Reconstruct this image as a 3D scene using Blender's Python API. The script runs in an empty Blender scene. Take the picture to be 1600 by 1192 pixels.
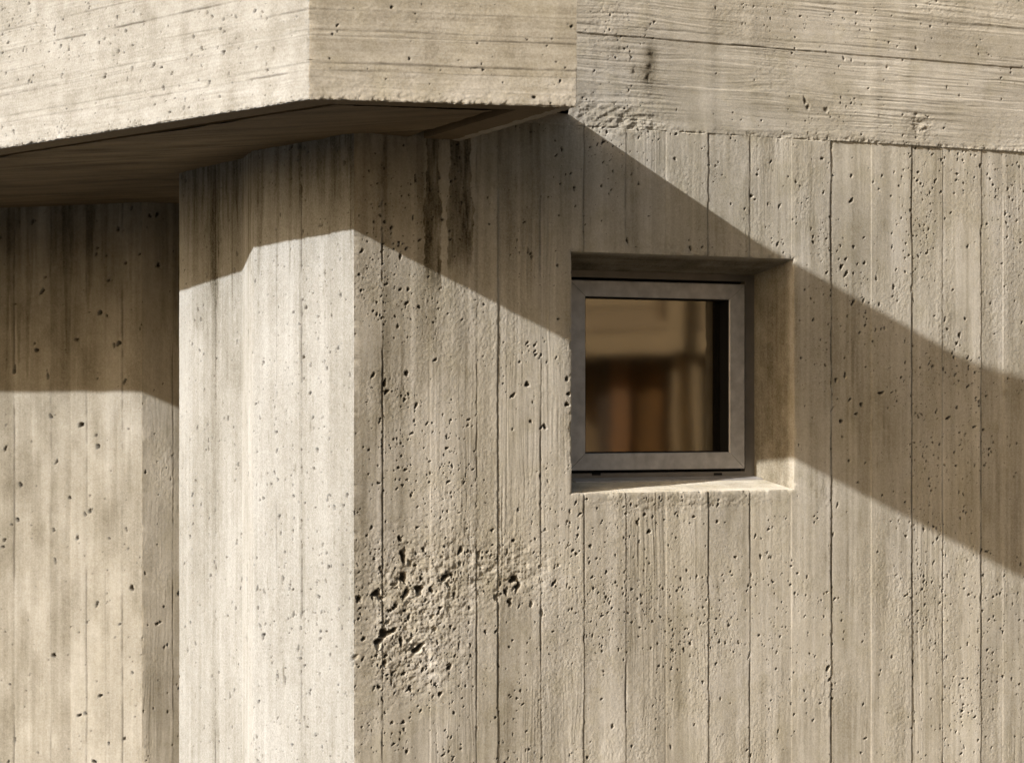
import bpy, math
import numpy as np
F32 = np.float32
rng = np.random.default_rng(11)
C = bpy.context.scene.collection
GZ = 1.9                                   # eye height above the ground

# ------------------------------------------------------------------ plan geometry (metres, eye at x=y=0)
F, CX, HY = 4071.0, 800.0, 640.0
V = lambda *a: np.array(a, float)
WD = V(7400, F, 0); WD /= np.linalg.norm(WD)          # along the window wall
WN = V(WD[1], -WD[0], 0)                              # its outward normal
E0 = V(-0.577, 9.512, 0)                              # outer corner of the pier
CB, RB = V(-0.654, 8.394, 0), V(0.214, 8.625, 0)      # corners of the overhang
K0, K1 = V(-2.564, 13.048, 0), V(-1.801, 12.682, 0)   # recessed wall
KSUN = 4.0; MSUN = 0.438 * (KSUN + 0.189)
SUN = KSUN * WD - WN; SUN = V(SUN[0], SUN[1], -MSUN)
SUN /= np.linalg.norm(SUN)
def ap(a, s, z=0): return E0 + a * WD + s * WN + V(0, 0, z)
def hit(x, y, p, n):
    r = V((x - CX) / F, 1, (HY - y) / F)
    return r * (p.dot(n) / r.dot(n))
def on_wall(x, y, s=0):                               # (a, z) on the window wall plane pushed back by s
    h = hit(x, y, E0 + s * WN, WN); r = h - E0
    return r.dot(WD), h[2] + GZ
def seg_hit(x, y, p0, p1):                            # (distance from p0, z) on a vertical plane through p0,p1
    d = p1 - p0; d = d / np.linalg.norm(d); n = V(d[1], -d[0], 0)
    h = hit(x, y, p0, n)
    return (h - p0).dot(d), h[2] + GZ
ZS = 1.0 + GZ                                         # soffit height
ZJ = 1.085 + GZ                                       # joint between the two lifts

# ------------------------------------------------------------------ noise on tensor grids
def _ax(c, s, off):
    t = np.asarray(c) / s + off; i = np.floor(t).astype(int); f = t - i
    f = f * f * f * (f * (f * 6 - 15) + 10); return i, f.astype(F32)
def noise(p, q, sp, sq):
    i, f = _ax(p, sp, rng.random()); j, g = _ax(q, sq, rng.random())
    i0, j0 = i.min(), j.min()
    T = rng.uniform(-1, 1, (i.max() - i0 + 2, j.max() - j0 + 2)).astype(F32)
    i = i - i0; j = j - j0
    R = T[i] * (1 - f)[:, None] + T[i + 1] * f[:, None]
    return R[:, j] * (1 - g)[None] + R[:, j + 1] * g[None]
def noise_w(P, Q, sp, sq):                            # same at arbitrary points
    p = P / sp + rng.random(); q = Q / sq + rng.random()
    i = np.floor(p).astype(int); j = np.floor(q).astype(int)
    f = (p - i).astype(F32); g = (q - j).astype(F32)
    f = f * f * (3 - 2 * f); g = g * g * (3 - 2 * g)
    i -= i.min(); j -= j.min()
    T = rng.uniform(-1, 1, (i.max() + 2, j.max() + 2)).astype(F32)
    return (T[i, j] * (1 - f) + T[i + 1, j] * f) * (1 - g) + (T[i, j + 1] * (1 - f) + T[i + 1, j + 1] * f) * g
def fbm(p, q, sp, sq, n=3):
    r = 0; a = 1.0
    for k in range(n):
        r = r + a * noise(p, q, sp / 2 ** k, sq / 2 ** k); a *= .5
    return r
def sstep(x, a, b):
    t = np.clip((x - a) / (b - a), 0, 1); return t * t * (3 - 2 * t)

# ------------------------------------------------------------------ formwork relief
def boards(p, q, joints, grain=1.0, amp_u=1.0, tone_amp=.07, gtone=.05):
    """p across the boards, q along them. joints: (pos, step mm, groove mm, q0, q1). Returns relief and tone."""
    P = np.asarray(p); n, m = len(p), len(q)
    H = np.zeros((n, m), F32); T = np.zeros((n, m), F32); Wm = np.zeros((n, m), F32); Jm = np.zeros((n, m), F32)
    js = sorted(joints); pos = [P.min() - .06] + [j[0] for j in js] + [P.max() + .06]
    st = [0] + [j[1] for j in js] + [0]
    gwarp = noise(p, q, .05, .35) * .010 + noise(p, q, .025, .12) * .003
    PW = P[:, None] + gwarp
    QW = np.broadcast_to(np.asarray(q)[None], PW.shape)
    g1 = noise_w(PW, QW, .0045, .22); g2 = noise_w(PW, QW, .011, .45); g3 = noise_w(PW, QW, .0024 * 1.3, .10)
    ridge = 1 - np.abs(g2) * 2.2
    G = (.22 * g1 + .20 * ridge + .15 * g3) * 1e-3 * grain
    smooth = noise(p, q, .09, .30)
    G *= np.clip(.75 + .9 * smooth, .15, 1.9)
    bidx = np.clip(np.searchsorted(pos, P) - 1, 0, len(pos) - 2)
    wig = noise(p, q, 1e3, .34)[0] * .0030 + noise(p, q, 1e3, .07)[0] * .0013 + noise(p, q, 1e3, .018)[0] * .0006
    for b in range(len(pos) - 1):
        sel = bidx == b
        if not sel.any(): continue
        t = (P[sel] - pos[b]) / (pos[b + 1] - pos[b])
        h = (.8 * st[b] * (1 - t) - .8 * st[b + 1] * t + rng.uniform(-.5, .5) * (t - .5) + rng.uniform(-.9, .4) * (t * (1 - t)))
        H[sel] += (h * 1e-3)[:, None]
        H[sel] += (G[sel] * rng.choice([.35, .6, .9, 1.3, 1.7]))
        T[sel] += rng.uniform(-tone_amp, tone_amp) + (gtone if np.isscalar(gtone) else gtone[sel][:, None]) * (.6 * g1[sel] + .5 * g3[sel] + .4 * ridge[sel]) * rng.uniform(.4, 1.4); Wm[sel] += rng.uniform(-.35, .35)
    for (pj, step, groove, q0, q1) in js:
        i0, i1 = np.searchsorted(P, [pj - .03, pj + .03])
        if i1 <= i0: continue
        mod = np.clip(.50 + 1.05 * noise(p[:2], q, 1e3, .22)[0] + .5 * noise(p[:2], q, 1e3, .035)[0], .03, 1.7)
        win = sstep(np.asarray(q), q0 - .05, q0 + .05) * (1 - sstep(np.asarray(q), q1 - .05, q1 + .05))
        d = P[i0:i1, None] - pj - wig[None]
        w = (.0022 + .0010 * np.abs(mod))[None]
        H[i0:i1] -= (1.9 * groove * 1e-3 * (mod * (.25 + .75 * win))[None] * np.exp(-(d / w) ** 2)).astype(F32)
        Jm[i0:i1] = np.maximum(Jm[i0:i1], np.clip(groove * .45, 0, 1) * (np.clip(mod, 0, 1) * (.25 + .75 * win))[None] * np.exp(-(d / .0034) ** 2))
        if step > 0:                                   # a thin fin of grout that squeezed between the boards
            H[i0:i1] += (.5 * step * 1e-3 * (mod * win)[None] * np.exp(-(d / .002) ** 2)).astype(F32)
    H += (1.1e-3 * noise(p, q, .16, .30) + .6e-3 * noise(p, q, .05, .09)) * amp_u
    sandy = np.clip(.9 + 1.1 * noise(p, q, .12, .20), .25, 2)
    H += sandy * (.22e-3 * noise(p, q, .014, .020) + .30e-3 * noise(p, q, .0065, .010) + .30e-3 * noise(p, q, .0034, .0036))
    return H, T, Wm, Jm

def shade_drips(p, q, top, mean, k, sc=.03):
    """painted shade in run-off tongues hanging from a height: every column has its own length and strength"""
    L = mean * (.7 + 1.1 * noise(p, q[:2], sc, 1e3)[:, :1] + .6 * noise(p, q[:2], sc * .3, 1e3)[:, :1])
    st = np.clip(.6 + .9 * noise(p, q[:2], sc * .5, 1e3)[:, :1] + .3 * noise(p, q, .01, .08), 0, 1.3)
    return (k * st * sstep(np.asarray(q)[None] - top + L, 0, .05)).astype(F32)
def stamp(H, D, p, q, pc, qc, ra, rb, ang, depth, blunt=.55):
    R = max(ra, rb) * 1.35
    i0, i1 = np.searchsorted(p, [pc - R, pc + R]); j0, j1 = np.searchsorted(q, [qc - R, qc + R])
    if i1 - i0 < 1 or j1 - j0 < 1: return
    x = p[i0:i1, None] - pc; y = q[None, j0:j1] - qc
    c, s = math.cos(ang), math.sin(ang)
    X = (x * c + y * s) / ra; Y = (-x * s + y * c) / rb
    th = np.arctan2(Y, X); ph = rng.uniform(0, 6.28, 3)
    d = np.hypot(X, Y) * (1 + .20 * np.sin(2 * th + ph[0]) + .14 * np.sin(3 * th + ph[1]) + .08 * np.sin(5 * th + ph[2]))
    f = 1 - sstep(d, blunt, 1.0)
    h = (-depth * f).astype(F32)
    blk = H[i0:i1, j0:j1]; H[i0:i1, j0:j1] = np.minimum(blk, blk * (1 - .5 * f) + h)
    D[i0:i1, j0:j1] = np.maximum(D[i0:i1, j0:j1], f)

def holes(H, D, p, q, n, dens=None, smin=.0016, smax=.0055, angc=1.0, sx=1.0, skip=None):
    """random bug holes; sx stretches the p radius"""
    k = 0; tries = 0
    p0, p1, q0, q1 = p[0], p[-1], q[0], q[-1]
    while k < n and tries < n * 30:
        tries += 1
        pc, qc = rng.uniform(p0, p1), rng.uniform(q0, q1)
        if skip and skip(pc, qc): continue
        if dens is not None:
            i = min(np.searchsorted(p, pc), len(p) - 1); j = min(np.searchsorted(q, qc), len(q) - 1)
            if rng.random() > dens[i, j]: continue
        r = smin * (1.35 * smax / smin) ** (rng.random() ** 2.6)
        el = 1 + .75 * rng.random() ** 2
        stamp(H, D, p, q, pc, qc, r * el, r / el ** .4, angc + rng.normal(0, .45), r * rng.uniform(1.8, 3.0))
        k += 1

# ------------------------------------------------------------------ mesh plumbing
ROOT0 = V(0.6, 10.4, 0)
def mesh_object(name, verts, faces, mat, parent, attrs=None, smooth=True, off=None):
    me = bpy.data.meshes.new(name)
    verts = np.ascontiguousarray(verts - (ROOT0 if off is None else off), F32)
    faces = np.ascontiguousarray(faces, np.int32); k = faces.shape[1]
    me.vertices.add(len(verts)); me.vertices.foreach_set('co', verts.ravel())
    me.loops.add(faces.size); me.loops.foreach_set('vertex_index', faces.ravel())
    me.polygons.add(len(faces))
    me.polygons.foreach_set('loop_start', np.arange(0, faces.size, k, dtype=np.int32))
    me.polygons.foreach_set('use_smooth', np.full(len(faces), smooth))
    me.update(calc_edges=True); me.validate()
    for key, arr in (attrs or {}).items():
        at = me.attributes.new(key, 'FLOAT', 'POINT'); at.data.foreach_set('value', np.ascontiguousarray(arr, F32).ravel())
    me.materials.append(mat)
    o = bpy.data.objects.new(name, me); C.objects.link(o)
    if parent is not None: o.parent = parent
    return o
def grid_faces(nu, nz, keep=None, base=0):
    I = (np.arange(nu - 1)[:, None] * nz + np.arange(nz - 1)[None]) + base
    Q = np.stack([I, I + nz, I + nz + 1, I + 1], -1)
    return Q[keep] if keep is not None else Q.reshape(-1, 4)
def path_frames(pts, us, us0, blend=.006):
    """points and outward normals along a plan polyline at arc lengths us (us0 = arc length of pts[0])"""
    pts = np.array(pts); seg = np.diff(pts, axis=0); L = np.linalg.norm(seg, axis=1); cum = us0 + np.concatenate([[0], np.cumsum(L)])
    T = seg / L[:, None]
    k = np.clip(np.searchsorted(cum, us, side='right') - 1, 0, len(L) - 1)
    Pn = pts[k] + T[k] * (us - cum[k])[:, None]
    Nn = np.stack([T[k][:, 1], -T[k][:, 0], 0 * us], -1)
    for j in range(1, len(L)):
        a = np.stack([T[j - 1][1], -T[j - 1][0], 0]); b = np.stack([T[j][1], -T[j][0], 0])
        w = np.clip((us - cum[j]) / blend * .5 + .5, 0, 1); s = np.abs(us - cum[j]) < blend
        Nn[s] = (a * (1 - w[s])[:, None] + b * w[s][:, None])
    Nn /= np.linalg.norm(Nn, axis=1)[:, None]
    return Pn, Nn, cum
def span(*stops):
    """stops: v0, step, v1, step, v2 ... -> sorted coordinates that hit every stop"""
    out = [np.array([stops[0]])]
    for i in range(1, len(stops), 2):
        a, st, b = stops[i - 1], stops[i], stops[i + 1]
        out.append(np.linspace(a, b, max(2, int(round((b - a) / st)) + 1))[1:])
    return np.concatenate(out)

# ------------------------------------------------------------------ materials
def concrete(name, colA, colB, colD, colP=(.445, .460, .475),  bump=.25, scale=1.0, streak=(22, 22, 1.2)):
    m = bpy.data.materials.new(name); m.use_nodes = True; N = m.node_tree.nodes; L = m.node_tree.links
    bs = N['Principled BSDF']; bs.inputs['Diffuse Roughness'].default_value = 1.0; bs.inputs['Roughness'].default_value = .9; bs.inputs['Specular IOR Level'].default_value = .25
    tc = N.new('ShaderNodeTexCoord')
    def nz(sc, det, vec=None, rough=.6):
        n = N.new('ShaderNodeTexNoise'); n.inputs['Scale'].default_value = sc; n.inputs['Detail'].default_value = det; n.inputs['Roughness'].default_value = rough
        L.new(vec or tc.outputs['Object'], n.inputs['Vector']); return n.outputs['Fac']
    def at(k):
        n = N.new('ShaderNodeAttribute'); n.attribute_name = k; return n.outputs['Fac']
    def mth(op, a, b):
        n = N.new('ShaderNodeMath'); n.operation = op
        for i, v in enumerate((a, b)):
            if isinstance(v, (int, float)): n.inputs[i].default_value = v
            else: L.new(v, n.inputs[i])
        return n.outputs[0]
    def mix(f, a, b, mode='MIX'):
        n = N.new('ShaderNodeMix'); n.data_type = 'RGBA'; n.blend_type = mode
        for i, v in ((0, f), (6, a), (7, b)):
            if isinstance(v, tuple): n.inputs[i].default_value = (*v, 1)
            elif isinstance(v, (int, float)): n.inputs[i].default_value = v
            else: L.new(v, n.inputs[i])
        return n.outputs[2]
    mp = N.new('ShaderNodeMapping'); mp.inputs['Scale'].default_value = streak; L.new(tc.outputs['Object'], mp.inputs['Vector'])
    w = mth('ADD', mth('MULTIPLY', nz(3.2, 5), .9), mth('MULTIPLY', at('warm'), .45))
    w = mth('ADD', w, -.05)
    col = mix(mth('MULTIPLY', w, .8), colA, colB); ol = N.new('ShaderNodeMapRange'); ol.inputs['From Min'].default_value = .48; ol.inputs['From Max'].default_value = .68; ol.inputs['To Max'].default_value = .55; L.new(nz(9, 6, None, .65), ol.inputs['Value'])
    col = mix(ol.outputs[0], col, tuple(c * k for c, k in zip(colA, (.84, .83, .76)))); col = mix(at('pale'), col, colP)  # pale: neutral sunlit tone of sun-facing sides, painted into the colour
    t = mth('ADD', mth('MULTIPLY', nz(1.0, 4, mp.outputs[0]), .10), mth('MULTIPLY', nz(34, 4), .22))
    t = mth('ADD', t, mth('MULTIPLY', nz(130, 3, None, .85), .80))
    t = mth('ADD', mth('ADD', t, .44), at('tone'))
    g = N.new('ShaderNodeCombineColor'); [L.new(mth('POWER', t, e), g.inputs[i]) for i, e in enumerate((1.0, 1.07, 1.24))]
    col = mix(1.0, col, g.outputs[0], 'MULTIPLY')
    col = mix(at('pit_shade_grime'), col, colD)
    L.new(col, bs.inputs['Base Color'])
    b = N.new('ShaderNodeBump'); b.inputs['Strength'].default_value = bump * 1.6; b.inputs['Distance'].default_value = .0022
    L.new(mth('ADD', nz(300, 4, None, .75), mth('MULTIPLY', nz(900, 2), .5)), b.inputs['Height']); L.new(b.outputs[0], bs.inputs['Normal'])
    return m
def plain(name, col, rough=.5, metal=0, spec=.5, var=.15, scale=30):
    m = bpy.data.materials.new(name); m.use_nodes = True; N = m.node_tree.nodes; L = m.node_tree.links
    bs = N['Principled BSDF']; bs.inputs['Metallic'].default_value = metal; bs.inputs['Specular IOR Level'].default_value = spec
    tc = N.new('ShaderNodeTexCoord'); n = N.new('ShaderNodeTexNoise'); n.inputs['Scale'].default_value = scale; n.inputs['Detail'].default_value = 5
    L.new(tc.outputs['Object'], n.inputs['Vector'])
    r = N.new('ShaderNodeValToRGB'); r.color_ramp.elements[0].position = .3; r.color_ramp.elements[1].position = .7
    r.color_ramp.elements[0].color = (*[c * (1 - var) for c in col], 1); r.color_ramp.elements[1].color = (*[c * (1 + var) for c in col], 1)
    L.new(n.outputs['Fac'], r.inputs['Fac']); L.new(r.outputs['Color'], bs.inputs['Base Color'])
    q = N.new('ShaderNodeMapRange'); q.inputs['To Min'].default_value = rough * .85; q.inputs['To Max'].default_value = min(1, rough * 1.15)
    L.new(n.outputs['Fac'], q.inputs['Value']); L.new(q.outputs[0], bs.inputs['Roughness'])
    return m
M_CON = concrete('board_marked_concrete', (.49, .452, .375), (.515, .49, .45), (.035, .024, .012))
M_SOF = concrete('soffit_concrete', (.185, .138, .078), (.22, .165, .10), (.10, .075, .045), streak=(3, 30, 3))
M_HOR = concrete('horizontal_board_concrete', (.49, .452, .375), (.515, .49, .45), (.035, .024, .012), streak=(7, 7, 5))
M_SASH = plain('grey_anodised_metal', (.50, .48, .47), .42, .25, .5, .20, 22)
M_FRAME = plain('dark_frame_metal', (.22, .20, .18), .45, .5, .4, .12, 14)
M_GAP = plain('black_rubber', (.012, .011, .010), .7, 0, .2)
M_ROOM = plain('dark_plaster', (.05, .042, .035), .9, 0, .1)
M_CURT = plain('brown_curtain', (.16, .075, .03), .9, 0, .1)

# ------------------------------------------------------------------ the building
root = bpy.data.objects.new('concrete_building', None); C.objects.link(root); root.location = ROOT0
root['label'] = 'board-marked raw concrete building with a projecting overhang, a pier and one small square window'
root['category'] = 'building'

# ---- lower wall: pier flank (u<0) and window wall (u=a>0)
pl = [ap(1.2, -1.82), ap(.020, -1.775), ap(.022, -1.095), ap(-.078, -.748), ap(0, 0), ap(5.0, 0)]
lens = [np.linalg.norm(pl[i + 1] - pl[i]) for i in range(len(pl) - 1)]
u0 = -sum(lens[:4])
uL0 = -sum(lens[1:4]); uStep = -lens[3]
A0, ZL = on_wall(893, 393)[0], on_wall(893, 393)[1]
A1 = on_wall(1241, 410)[0]; Z0 = on_wall(893, 771)[1]
du, dz = .0029, .0029
us = span(u0, .05, uL0, .0052, uStep - .40, .004, uStep + .02, .0052, -.03, .003, 0, du, A0, du, A1, du, 3.30, .03, 5.0)
zs = span(0, .05, .08, .02, GZ - 1.53, dz, Z0, dz, ZL, dz, ZJ)
zu = span(ZJ, dz, 1.80 + GZ, .05, 4.6)
def jx(x, *r):                                        # joint on the window wall by its place in the photo
    return (on_wall(x, 640)[0], *r)
zy = lambda x, y: on_wall(x, y)[1]
ALL = (-9, 9)
wj = [jx(598, -.5, 2.4, *ALL), jx(672, .7, .5, *ALL), jx(745, -.4, 1.2, *ALL), jx(778, -1.7, 1.6, -9, zy(778, 560)), jx(845, -.6, 1.3, *ALL),
      jx(913, -.8, 1.5, *ALL), jx(978, -.9, 1.5, *ALL), jx(1041, .9, .3, *ALL), jx(1107, -1.5, 1.9, *ALL), jx(1172, -.9, 1.3, *ALL),
      jx(1237, 1.0, .3, *ALL), jx(1299, -1.7, 2.6, *ALL), jx(1361, 1.2, .3, *ALL), jx(1425, -1.5, 2.0, *ALL), jx(1473, -.6, 1.5, -9, zy(1473, 760)),
      jx(1533, -1.3, 2.0, *ALL), jx(1567, .8, .4, *ALL), jx(1630, -1, 1.5, *ALL), jx(1694, .8, .5, *ALL)]
def lu(x):
    p0, p1 = (ap(-.078, -.748), ap(0, 0)) if x > 393 else (ap(.020, -1.775), ap(.022, -1.095))
    d, _ = seg_hit(x, 640, p0, p1); return (uStep if x > 393 else uL0) + d
lj = [(lu(298), .2, .5, *ALL), (lu(337), -.6, 3.2, *ALL), (lu(393.5), -.4, 2.4, *ALL), (lu(432), .3, 1.2, *ALL), (lu(471), -.4, 2.6, *ALL), (lu(516), .4, .5, *ALL)]
H, T, Wm, JW = boards(us, zs, wj + lj, 1.0, gtone=np.where(us < 0, .022, .05).astype(F32))
D = np.zeros_like(H)
UU, ZZ = us[:, None], zs[None]
# coarse, badly compacted areas (photo places)
def blob(x, y, rx, ry):
    a, z = on_wall(x, y); k = 2.45e-3
    return np.exp(-(((UU - a) / (rx * k)) ** 2 + ((ZZ - z) / (ry * k)) ** 2))
rough = np.clip(blob(655, 930, 95, 95) + .8 * blob(800, 890, 75, 50) + .7 * blob(640, 1040, 70, 50) + .5 * blob(950, 195, 80, 25)
                + .6 * blob(1060, 388, 75, 10) + .6 * blob(1060, 785, 160, 14), 0, 1.2).astype(F32)
H += rough * (2.4e-3 * fbm(us, zs, .034, .022, 4) - 1.0e-3) + rough * 1.5e-3 * noise(us, zs, .007, .007) - rough * 2.6e-3 * np.clip(noise(us, zs, .022, .014) * 2.2 - .35, 0, 1)
edge = np.exp(-np.abs(UU) / .012)
H -= (edge * np.clip(fbm(us, zs, .5, .030, 3) * 1.0 + .1, 0, 1) * .005).astype(F32)
# bites out of the opening's arrises
def dist_box():
    dx = np.maximum(np.maximum(A0 - UU, UU - A1), 0); dzz = np.maximum(np.maximum(Z0 - ZZ, ZZ - ZL), 0); return np.hypot(dx, dzz)
db = dist_box(); H -= (np.exp(-db / .006) * (.0020 + .0075 * np.clip(fbm(us, zs, .03, .03, 4) - .15, 0, 1))).astype(F32)
zoomA = lambda L, ox, oy, s: [(ox + x / s, oy + y / s, r) for x, y, r in L]
big = zoomA([(42, 705, 8), (468, 718, 7), (380, 870, 11), (398, 885, 6), (455, 905, 7), (505, 915, 8), (825, 780, 9), (825, 890, 12), (700, 855, 8), (655, 1075, 9), (645, 1015, 6), (835, 1095, 9), (780, 1180, 8), (920, 808, 6), (945, 840, 6), (1035, 825, 6), (960, 780, 7), (1000, 870, 5), (1280, 858, 6), (1320, 845, 5), (1340, 1095, 6), (1265, 945, 7), (1240, 970, 6), (1130, 1005, 5), (595, 825, 6), (290, 905, 6), (880, 1055, 6), (235, 720, 5)], 1040, 0, 2.8375)
big += zoomA([(485, 100, 9), (458, 148, 12), (488, 190, 13), (600, 125, 10), (530, 370, 12), (280, 475, 8), (780, 270, 10), (700, 930, 13), (480, 822, 12), (425, 848, 11), (550, 1060, 10), (455, 1105, 13), (580, 1000, 11), (1190, 570, 12), (1150, 290, 7), (1100, 475, 9), (1115, 535, 8), (1225, 470, 9), (1155, 710, 9), (1245, 705, 7), (1090, 780, 8), (1175, 1020, 10), (1120, 1085, 12), (1045, 1045, 9), (1355, 948, 7), (770, 25, 7), (795, 165, 6), (1240, 20, 8), (1280, 1140, 9), (510, 970, 9)], 1200, 380, 3.9725)
big += zoomA([(415, 315, 40), (825, 275, 26), (715, 465, 34), (735, 520, 20), (420, 465, 40), (530, 550, 38), (435, 580, 34), (615, 560, 24), (225, 580, 40), (100, 620, 28), (955, 295, 22), (1160, 290, 16), (1045, 310, 12), (898, 285, 13), (1210, 480, 40), (1240, 525, 32), (1150, 570, 24), (1080, 610, 22), (620, 750, 20), (540, 715, 15), (280, 870, 46), (235, 930, 38), (340, 850, 30), (400, 925, 28), (520, 980, 42), (460, 915, 22), (640, 840, 20), (55, 1040, 36), (745, 1110, 26), (390, 190, 24), (465, 370, 20), (1395, 390, 14), (1525, 382, 13), (1430, 125, 11), (1410, 725, 20), (1330, 660, 20), (820, 370, 18), (300, 790, 22), (350, 520, 22), (690, 320, 12), (1180, 650, 24), (280, 1080, 24), (380, 480, 18), (560, 260, 12)], 540, 800, 4.585)
big += zoomA([(490, 735, 13), (365, 790, 14), (375, 840, 12), (545, 915, 11), (500, 260, 9), (490, 340, 11), (455, 262, 8), (560, 360, 10), (300, 745, 11), (1170, 795, 14), (1090, 860, 12), (1190, 1005, 9), (1395, 765, 12), (1405, 850, 12), (1395, 910, 13), (1270, 1035, 12), (1250, 1040, 9), (650, 660, 9), (840, 995, 7), (605, 1018, 7), (455, 72, 11), (500, 850, 8), (440, 470, 9), (1345, 428, 8), (1340, 125, 8), (1190, 60, 8)], 500, 380, 3.611)
big += zoomA([(1408, 125, 12), (1460, 165, 13), (1440, 90, 9), (1200, 230, 10), (1270, 345, 8), (1228, 285, 6), (1310, 270, 6), (1095, 402, 6), (1345, 440, 6), (1262, 440, 5), (1285, 480, 7), (1118, 508, 7), (890, 870, 7), (840, 890, 6), (900, 930, 6), (1385, 567, 6), (1252, 695, 7), (1325, 688, 6), (1298, 1028, 10), (1383, 1115, 7), (880, 70, 7), (995, 160, 8), (590, 150, 8), (985, 525, 11), (955, 565, 7), (500, 545, 9), (445, 520, 9), (370, 1010, 9), (385, 1140, 9)], 500, 772, 2.8375)
big += zoomA([(45, 85, 7), (125, 100, 8), (230, 122, 9), (290, 343, 6), (138, 365, 7), (165, 368, 5), (423, 275, 9), (458, 155, 8), (585, 350, 7), (240, 655, 7), (267, 658, 7), (225, 750, 7), (245, 905, 7), (265, 125, 4), (660, 125, 5), (660, 98, 5), (940, 255, 7), (1063, 35, 8), (960, 5, 7), (720, 770, 14), (728, 820, 10), (740, 905, 9), (1003, 720, 8), (1120, 518, 8), (1242, 270, 6), (1325, 418, 6), (1410, 358, 8), (1340, 657, 5), (1240, 852, 6), (1305, 843, 7), (888, 1082, 8), (877, 930, 7), (948, 800, 5), (1043, 790, 5), (793, 608, 5), (500, 1050, 8), (620, 912, 6), (570, 975, 6), (570, 790, 5), (615, 870, 6), (1485, 440, 8), (1430, 775, 6)], 1040, 772, 2.8375)
big += zoomA([(480, 798, 9), (1130, 663, 9), (1105, 690, 8), (1185, 835, 10), (1305, 825, 8), (1170, 770, 7), (500, 1065, 9), (375, 1010, 11), (470, 965, 8), (1470, 815, 7), (965, 985, 7), (600, 975, 9), (980, 1115, 9), (1190, 915, 7), (995, 1140, 8), (808, 995, 6), (1515, 958, 5)], 480, 0, 2.8375)
D0 = np.zeros_like(D)
for lst_scale, in ((1,),):
    for (x, y, r) in big:
        a, z = on_wall(x, y)
        # radii were read in zoomed pixels: holes of the honeycombed patch are larger in that zoom
        hon = (540 < x < 880 and 800 < y < 1060)
        rr = r * 2.45e-3 * (.180 if hon else .28)
        if A0 - .01 < a < A1 + .01 and Z0 - .01 < z < ZL + .01: continue
        el = rng.uniform(1.05, 1.7)
        for q_ in range(3 if hon else 1):
            o_ = rng.normal(0, .6, 2) * rr * (q_ > 0); f_ = rng.uniform(.35, .8) if q_ else 1
            stamp(H, D0 if (hon and (q_ or r < 24)) else D, us, zs, a + o_[0], z + o_[1], rr * el * f_, rr / el ** .3 * f_, 1.0 + rng.normal(0, .5), rr * f_ * (1.6 if hon else 2.2), .35 if hon else .55)
for k in range(150):                                    # rounded stones showing in the honeycombed patch
    x, y = rng.normal(665, 70), rng.normal(935, 60); a, z = on_wall(x, y)
    if a < .01: continue
    r = rng.uniform(.003, .010)
    i0, i1 = np.searchsorted(us, [a - r, a + r]); j0, j1 = np.searchsorted(zs, [z - r, z + r])
    d2 = ((us[i0:i1, None] - a) / r) ** 2 + ((zs[None, j0:j1] - z) / r / .8) ** 2
    H[i0:i1, j0:j1] += (np.clip(1 - d2, 0, 1) ** .5 * r * .45 * np.clip(D0[i0:i1, j0:j1] + .12 * rough[i0:i1, j0:j1], 0, 1)).astype(F32)
bd_ = np.interp(us, np.sort(rng.uniform(us[0], us[-1], 90)), rng.uniform(-.30, .30, 90))[:, None]
for (pj, st_, gr_, qa, qb) in wj + lj:
    if gr_ < 1.2: continue
    for k in range(int(16 * gr_)):
        z = rng.uniform(.3, ZJ); rr = .0022 * 2.6 ** rng.random() ** 2
        if max(qa, 0) < z < qb and not (A0 < pj < A1 and Z0 - .02 < z < ZL + .02): stamp(H, D0 if rng.random() < .5 else D, us, zs, pj + rng.normal(0, .003), z, rr, rr * rng.uniform(1, 4), rng.normal(0, .2), rr * 1.2, .3)
dens = np.clip(.26 + .45 * noise(us, zs, .24, .30) + .25 * noise(us, zs, .07, .08) + bd_, .02, 1)
inwin = lambda p, q: A0 - .012 < p < A1 + .012 and Z0 - .012 < q < ZL + .012
vis = lambda p, q: inwin(p, q) or p < uL0 or p > 3.3 or q < .05 or (p < .25 and q > ZS + .05)
holes(H, D, us, zs, 5000, dens, .0014, .0044, 1.0, skip=lambda p, q: vis(p, q) or p < 0)
holes(H, D, us, zs, 800, np.clip(rough, 0, 1), .0018, .0065, .9, skip=lambda p, q: vis(p, q) or p < 0)
holes(H, D, us, zs, 1000, .35 * dens + .18, .0026, .0068, 1.4, skip=lambda p, q: vis(p, q) or p > -.01 or (p < lu(400) and rng.random() < .6))
pier = sstep(-UU, -.004, .004)
T += (np.clip(rough, 0, 1) * (.16 * noise(us, zs, .016, .013) + .10 * noise(us, zs, .007, .007))).astype(F32); Wm += (np.clip(rough, 0, 1) * .9 * noise(us, zs, .014, .012)).astype(F32)
# stains: run-off below the overhang, blotches, streaks, plus overhang shade painted as drip tongues
T += (.10 - .06 * (UU < 0)) * noise(us, zs, .014, .9) + (.09 - .05 * pier) * noise(us, zs, .05, .5) + .018 * pier * noise(us, zs, .0065, .35) + .03 * pier * fbm(us, zs, .07, .10, 4) + (.10 - .05 * pier) * fbm(us, zs, .28, .40, 4)
T -= ((.12 - .085 * pier) * sstep(noise(us, zs, .05, .55) + .5 * noise(us, zs, .012, .16) + .35 * noise(us, zs, .25, .3), .35, .75)).astype(F32)
T -= (.12 * (1 - pier) * (UU < .75) * sstep(noise(us, zs, .07, .6) + .4 * noise(us, zs, .02, .2), -.1, .5)).astype(F32)
Wm += .5 * noise(us, zs, .25, .5) + .3 * noise(us, zs, .03, .6)
wob = .009 * noise(us, zs, 1e3, .09) + .005 * noise(us, zs, 1e3, .025) + .003 * noise(us, zs, .01, .012)
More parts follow.
